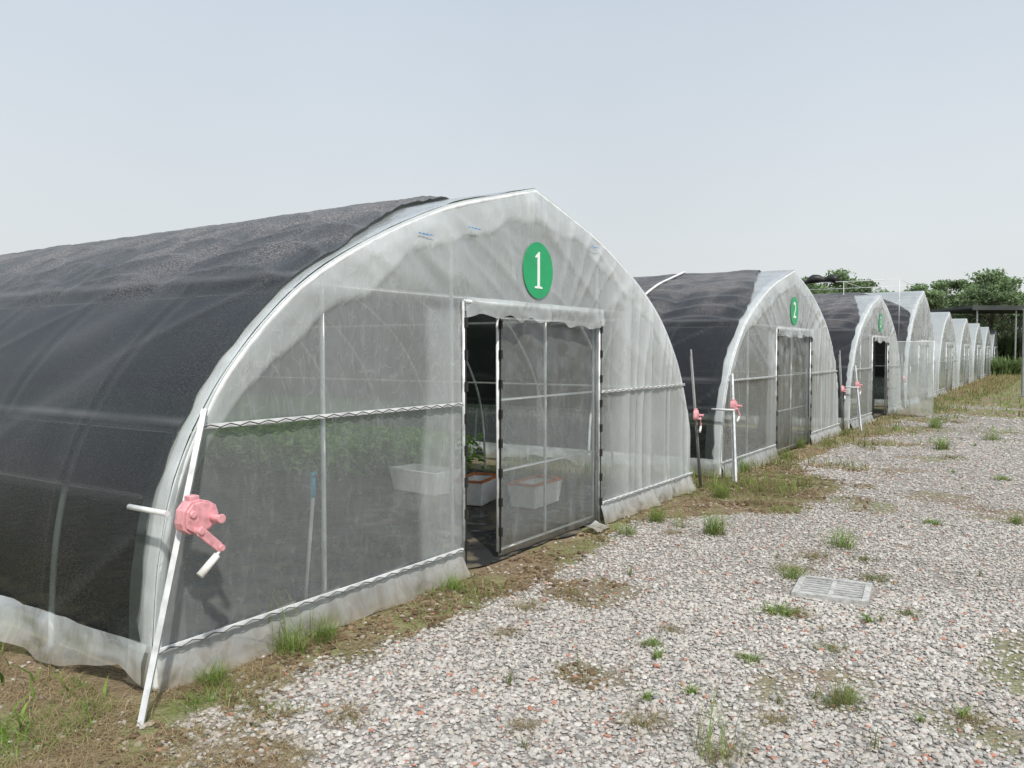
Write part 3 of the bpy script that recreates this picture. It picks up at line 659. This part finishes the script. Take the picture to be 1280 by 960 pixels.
obj('verge_grass',blade_mesh([
  blades(region(9000,0,9,-1.8,-.08,strip),.09,.8,.0020,GR0,GR1),
  blades(region(26000,0,9,-1.9,-.06,dryf),.045,2.8,.002,DRY1,BR),
  blades(region(10000,9,34,-1.6,-.08,strip),.15,.8,.005,GR0,OL),
  blades(region(12000,9,34,-1.6,-.08,dryf),.08,2.4,.005,DRY0,DRY1),
  blades(region(1000,6.95,8.1,-1.2,3,None),.22,.8,.003,GR0,GR1),
  blades(region(1500,6.95,8.1,-1.2,3,None),.12,1.8,.003,DRY0,BR),
  blades(region(3000,34,75,-2.,-.1,None),.22,.9,.012,OL,DRY0)]),M_blade,kind='stuff',label='weeds and dry clippings along the greenhouse fronts',category='grass')
lf=lambda x,y:(1-gravel_mask(x,y))*(y<-.05)*1.+((x<-.12)&(y>=-.05))*1.
grn=lambda x,y:np.clip(lf(x,y),0,1)*sstep(.47,.60,fbm(x*2.4,y*2.4,61))
obj('corner_grass',blade_mesh([
  blades(region(34000,-2.2,.25,-2.0,2.2,grn),.06,1.2,.0014,GR0,GR1),
  blades(region(60000,-2.2,.5,-2.0,2.5,lambda x,y:np.clip(lf(x,y),0,1)*sstep(.32,.5,fbm(x*3,y*3,64))),.055,2.6,.0013,DRY0,DRY1),
  blades(region(110,-1.1,-.16,.0,1.6,None),.12,1.2,.007,GR0,GR1),
  blades(region(9000,-8,-.15,1,14,None),.16,1.1,.004,OL,GR1)]),M_blade,kind='stuff',label='green and dry grass on bare soil at the greenhouse corner',category='grass')
fp=scatter(14,60,9,.75);fp=fp[(fp[:,1]<-.8)];k=R.random(len(fp))<(1-gravel_mask(fp[:,0],fp[:,1]))*.95+.015
fp=fp[k]
obj('field_grass',blade_mesh([blades(fp,.17,1.1,.009,GR0,GR1),blades(fp[::2]+R.normal(0,.3,fp[::2].shape),.14,1.6,.008,DRY0,DRY1),blades(fp+R.normal(0,.2,fp.shape),.13,1.2,.010,GR0,GR1)]),M_blade,kind='stuff',label='patchy grass over the far gravel field',category='grass')
sp=np.vstack([region(34000,4.7,6.7,3.6,20,None),region(1800,5.4,6.4,2.6,4.2,None)])
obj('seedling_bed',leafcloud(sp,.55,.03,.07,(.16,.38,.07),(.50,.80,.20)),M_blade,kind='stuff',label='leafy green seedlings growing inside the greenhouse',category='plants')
def tuft(n,rad,h,lean,w,c0,c1):
    r=rad*R.random(n)**.7;a=R.random(n)*6.28
    p=np.column_stack([r*np.cos(a),r*np.sin(a)])
    return blade_mesh([blades(p,h,lean,w,c0,c1,z=np.full(n,-.012)),blades(p[:n//3],h*.6,lean*1.8,w,DRY0,DRY1,z=np.full(n//3,-.01))])
TU={'big':[tuft(150,.09,.22,.9,.0017,GR0,GR1),tuft(120,.11,.18,1.1,.0017,GR0,GR1)],
    'tall':[tuft(60,.12,.40,.6,.0015,GR0,OL),tuft(50,.14,.34,.8,.0015,OL,GR1)],
    'low':[tuft(70,.09,.07,1.6,.0028,GR0,GR1),tuft(75,.13,.06,1.7,.0026,GR0,OL)],
    'small':[tuft(26,.04,.09,1.0,.0030,GR0,GR1),tuft(14,.03,.12,.8,.0022,GR0,OL)],
    'dry':[tuft(110,.16,.08,1.9,.0018,OL,DRY0)]}
TL=[(4.44,-1.25,'tall',1.1),(4.38,-1.22,'big',.9),(4.56,-1.07,'big',.75),(3.97,-1.51,'big',.6),(3.95,-1.46,'big',.6),(5.55,-.41,'big',.7),(5.85,-.53,'tall',.9),(5.13,.076,'dry',.9),(4.67,-.046,'dry',.7),
(7.3,1.84,'big',1.1),(7.3,1.05,'big',.8),(7.86,1.42,'big',.9),(7.6,1.6,'tall',.7),(6.8,2.79,'big',1.1),(5.85,2.06,'big',.7),(5.08,1.70,'low',1.2),(5.06,1.8,'dry',.7),(3.74,1.56,'tall',.5),(3.76,1.53,'low',1),(3.78,1.6,'big',.5),(3.27,.86,'tall',.85),(3.27,.88,'dry',.6),
(3.58,2.08,'dry',.7),(3.6,2.05,'small',.8),(3.8,.64,'small',.7),(4.3,.79,'small',.8),(3.86,.86,'small',.8),(7.75,4.07,'low',1),(5.05,2.5,'low',.7),(5.85,2.66,'low',1),(5.95,.86,'small',1),(5.46,.42,'dry',.9),
(6.36,2.8,'low',.8),(10.4,6.34,'low',1.2),(7.75,4.87,'big',.6),(3.32,.05,'small',.6),(3.3,1.51,'small',.8),(3.58,1.17,'dry',.6),(13.65,7.3,'big',1.3),(15.1,9,'big',1.3),(12.6,6.9,'low',1.5),(6.4,2.4,'dry',1),
(11.1,3.2,'big',1.1),(13.9,4.95,'big',1.2),(9.2,2.4,'big',1.0),(8.8,2.7,'dry',1.4),(9.6,3.0,'dry',1.5),(3.58,-.74,'dry',.8),(12.5,4.3,'big',1.1),(16.5,6.6,'big',1.4),(6.05,2.15,'dry',1.),(4.75,.95,'dry',.5),(4.9,2.2,'small',.9),(17.5,9.2,'big',1.5),(19,10.4,'dry',2)]
rw=random.Random(21)
for q in range(26):
    z=3.4+rw.random()**1.3*11;l=(-.05+.65*rw.random())*z
    p=GW(z,l)
    if p[1]<-.6:TL.append((z,l,rw.choice(['small','small','low','dry']),.5+.5*rw.random()))
tl={'big':'dense clump of green grass in gravel','tall':'tall thin weeds beside the gravel','low':'low spreading green weed in gravel','small':'small green weed sprout in gravel','dry':'half-dried flattened weed patch in gravel'}
for z,l,k,s in TL:
    p=GW(z,l);o=obj('grass_tuft',random.choice(TU[k]),M_blade,None,(p[0],p[1],float(gz(np.array([p[0]]),np.array([p[1]]))[0])+.012),label=tl[k],category='weed',group='weeds growing in the gravel')
    o.rotation_euler=(0,0,random.random()*6.28);o.scale=(s,s,s)
b=B();w=.44
for s in(-1,1):
    b.quadbox((s*w/2,0,0),(.04,w+.04,.05));b.quadbox((0,s*w/2,0),(w-.04,.04,.05))
b.quadbox((0,0,-.002),(w-.04,.03,.044))
for i in range(7):
    x=-w/2+.05+i*(w-.10)/6
    for s in(-1,1):b.quadbox((x,s*.108,-.003),(.024,.185,.04))
dg=obj('drain_grate',b.mesh('grate'),M_conc,None,(DR_C[0],DR_C[1],float(gz(DR_C[0:1],DR_C[1:2])[0])+.012),label='pale concrete drain grate set in gravel',category='drain');dg.rotation_euler=(0,0,.12)
obj('pit',B().quadbox((0,0,-.019),(w,w,.006)).mesh('pit'),M_darkhole,dg)
pt=sheet(0,.32,0,.16,0,77,.8,.08,.02);o=obj('film_scrap',pt,M_film,None,(4.25,-.22,.02),label='crumpled scrap of clear film at the doorway',category='plastic scrap');o.rotation_euler=(-1.25,0,.1)

# ------------------------------------------------------------ trees
def tree_meshes(seed,H,Wd):
    r=np.random.default_rng(seed);b=B()
    b.tube([(0,0,-.1),(.1,0,H*.2),(.05,.1,H*.45),(0,0,H*.75)],[H*.022,H*.018,H*.012,H*.005],8)
    lobes=[]
    for k in range(15):
        a=r.random()*6.28;zz=H*(.34+.60*r.random());rad=Wd*.5*(.2+.8*r.random())*(1-.8*max(0,(zz/H-.55)/.45))
        e=(rad*math.cos(a),rad*math.sin(a),zz)
        b.tube([(0,0,zz*.6),(e[0]*.5,e[1]*.5,zz*.85),e],[H*.008,H*.006,H*.003],5)
        lobes.append((e,Wd*(.06+.10*r.random())))
    lobes.append(((0,0,H*.93),Wd*.08))
    V=[];C=[]
    for e,rd in lobes:
        n=300;d=r.normal(size=(n,3));d/=np.linalg.norm(d,axis=1)[:,None];rr=rd*(.3+1.0*r.random((n,1))**.8)
        c=np.array(e)+d*rr*np.array([1.3,1.3,.65])+r.normal(0,.12,(n,3))
        u=r.normal(size=(n,3));u/=np.linalg.norm(u,axis=1)[:,None];v=np.cross(u,r.normal(size=(n,3)));v/=np.linalg.norm(v,axis=1)[:,None]
        s=(.05+.11*r.random((n,1)))*(H/9)
        V.append(np.stack([c-u*s-v*s*.5,c+u*s-v*s*.6,c+u*s*.7+v*s*.6,c-u*s+v*s*.5],1).reshape(-1,3))
        base=np.array([.165,.235,.115])*(.65+.7*r.random())  # leaf green paled so distance haze sits in the colour
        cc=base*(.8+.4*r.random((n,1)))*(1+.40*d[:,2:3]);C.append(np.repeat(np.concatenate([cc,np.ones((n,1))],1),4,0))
    V=np.vstack(V);C=np.vstack(C)
    return b.mesh('trunk',True),meshnp('crown',V,np.arange(len(V)).reshape(-1,4),False,{'col':('FLOAT_COLOR',C)})
TM=[tree_meshes(s,9.5,w) for s,w in((1,6),(2,7.5),(3,5.5),(4,8))]
def tree(z,l,k,s):
    p=GW(z,l);e=obj('tree',None,None,None,(p[0],p[1],0),label='leafy green tree standing behind the greenhouses',category='tree',group='trees behind the greenhouses')
    e.rotation_euler=(0,0,random.random()*6.28);e.scale=(s,s,s*(.95+.1*random.random()))
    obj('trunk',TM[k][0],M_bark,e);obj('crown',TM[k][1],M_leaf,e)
rt=random.Random(8)
px=985
while px<1330:
    z=85+rt.random()*35;u=(px-640)/1010
    top=343 if px<1200 else 336
    H=1.65+(440-top)/1010*z
    tree(z,u*z,rt.randrange(4),H/9.8*(.68+.42*rt.random()));px+=13+rt.random()*12
tree(72,(1238-640)/1010*72,1,1.0)
# ------------------------------------------------------------ open net shelter
p0=GW(58,(1262-640)/1010*58);ang=math.atan2(VD[1],VD[0])-math.pi/2
S=obj('shade_shelter',None,None,None,(p0[0]+1.2,p0[1]-.8,0),label='long open shelter with dark net roof on thin steel posts',category='shelter');S.rotation_euler=(0,0,ang)
obj('roof',B().quadbox((4,4,4.9),(16,9,.18)).quadbox((4,-.55,4.8),(16.2,.06,.28)).mesh('r'),M_dark,S)
def wall():
    xs_=np.linspace(-4,12,60);zs_=np.linspace(0,4.7,20);Xq,Zq=np.meshgrid(xs_,zs_,indexing='ij');Yq=8.3+.15*fbm(Xq,Zq,3)
    i=np.arange(59)[:,None]*20+np.arange(19)[None,:]
    return meshnp('w',np.column_stack([Xq.ravel(),Yq.ravel(),Zq.ravel()]),np.stack([i,i+20,i+21,i+1],-1).reshape(-1,4),True,{'dens':('FLOAT',np.full(Xq.size,.55))})
obj('back_net',wall(),M_net,S)
pm=B().tube([(0,0,0),(0,0,4.8)],.06,8).mesh('p')
for x in (-3.6,-.8,2,4.8,7.6,10.4):
    obj('post',pm,M_rust,S,(x,-.3,0));obj('post',pm,M_rust,S,(x,8.1,0))
bs=np.vstack([region(3500,-5,12,-2.2,-1,None),region(6000,-8,14,9,13,None)]);c,s=math.cos(ang),math.sin(ang)
bw=np.column_stack([p0[0]+bs[:,0]*c-bs[:,1]*s,p0[1]+bs[:,0]*s+bs[:,1]*c])
obj('shrub_bank',blade_mesh([blades(bw[:3500],1.3,.7,.05,(.10,.15,.06),(.24,.33,.13),z=np.zeros(3500)),blades(bw[3500:],3.2,.6,.10,(.10,.15,.06),(.22,.31,.13),z=np.zeros(6000))]),M_blade,kind='stuff',label='low green shrubs growing around the shelter',category='shrubs')
pp=GW(30,(1279-640)/1010*30)
po=obj('steel_post',B().tube([(0,0,0),(0,0,3.2)],.05,8).quadbox((0,0,3.22),(.16,.16,.03)).quadbox((0,0,.02),(.22,.22,.03)).mesh('sp'),M_rust,None,(pp[0],pp[1],0),label='grey steel post standing at the edge of the yard',category='post')

# ------------------------------------------------------------ light
w=bpy.data.worlds.new("World");scene.world=w;w.use_nodes=True;nt=w.node_tree;nt.nodes.clear()
out=nt.nodes.new('ShaderNodeOutputWorld')
sd=Vector((-.45,-.55,0)).normalized();el=math.radians(51)
S3=Vector((sd.x*math.cos(el),sd.y*math.cos(el),math.sin(el)))
sky=N(nt,'ShaderNodeTexSky');sky.sky_type='NISHITA';sky.sun_disc=False;sky.sun_elevation=el;sky.sun_rotation=math.atan2(S3.x,S3.y);sky.dust_density=4;sky.air_density=1.2
b1=N(nt,'ShaderNodeBackground');b1.inputs[1].default_value=.12;L(nt,sky.outputs[0],b1.inputs[0])
tc=N(nt,'ShaderNodeTexCoord');sx=N(nt,'ShaderNodeSeparateXYZ');L(nt,tc.outputs['Generated'],sx.inputs[0])
cr=N(nt,'ShaderNodeValToRGB');e=cr.color_ramp.elements;e[0].position=0;e[0].color=(.80,.82,.82,1);e[1].position=.9;e[1].color=(.58,.67,.78,1)
q=e.new(.18);q.color=(.745,.79,.82,1);q=e.new(.42);q.color=(.64,.72,.81,1)
L(nt,sx.outputs[2],cr.inputs[0])
no=N(nt,'ShaderNodeTexNoise');no.inputs['Scale'].default_value=1.6;no.inputs['Detail'].default_value=4;L(nt,tc.outputs['Generated'],no.inputs[0])
mr=N(nt,'ShaderNodeMapRange');mr.inputs['From Min'].default_value=.3;mr.inputs['From Max'].default_value=.7;mr.inputs['To Min'].default_value=.96;mr.inputs['To Max'].default_value=1.05;L(nt,no.outputs['Fac'],mr.inputs[0])
b2=N(nt,'ShaderNodeBackground');L(nt,cr.outputs[0],b2.inputs[0]);L(nt,mr.outputs[0],b2.inputs[1])
mx=N(nt,'ShaderNodeMixShader');mx.inputs[0].default_value=.87;L(nt,b1.outputs[0],mx.inputs[1]);L(nt,b2.outputs[0],mx.inputs[2]);L(nt,mx.outputs[0],out.inputs[0])
sl=bpy.data.lights.new('sun','SUN');sl.energy=3.5;sl.angle=math.radians(2);sl.color=(1,.955,.89)
so=bpy.data.objects.new('sun',sl);COL.objects.link(so);so.rotation_euler=S3.to_track_quat('Z','Y').to_euler()
scene.view_settings.view_transform='Standard';scene.view_settings.look='None';scene.view_settings.exposure=0
# ------------------------------------------------------------ camera
cd=bpy.data.cameras.new('camera');cam=bpy.data.objects.new('camera',cd);COL.objects.link(cam)
cd.sensor_width=36;cd.lens=1010/1280*36;cd.clip_end=3000;cd.clip_start=.05
cam.location=(CAM[0],CAM[1],1.65)
pit=math.atan(40/1010)
d=Vector((VD[0]*math.cos(pit),VD[1]*math.cos(pit),-math.sin(pit)))
cam.rotation_euler=d.to_track_quat('-Z','Y').to_euler()
scene.camera=cam
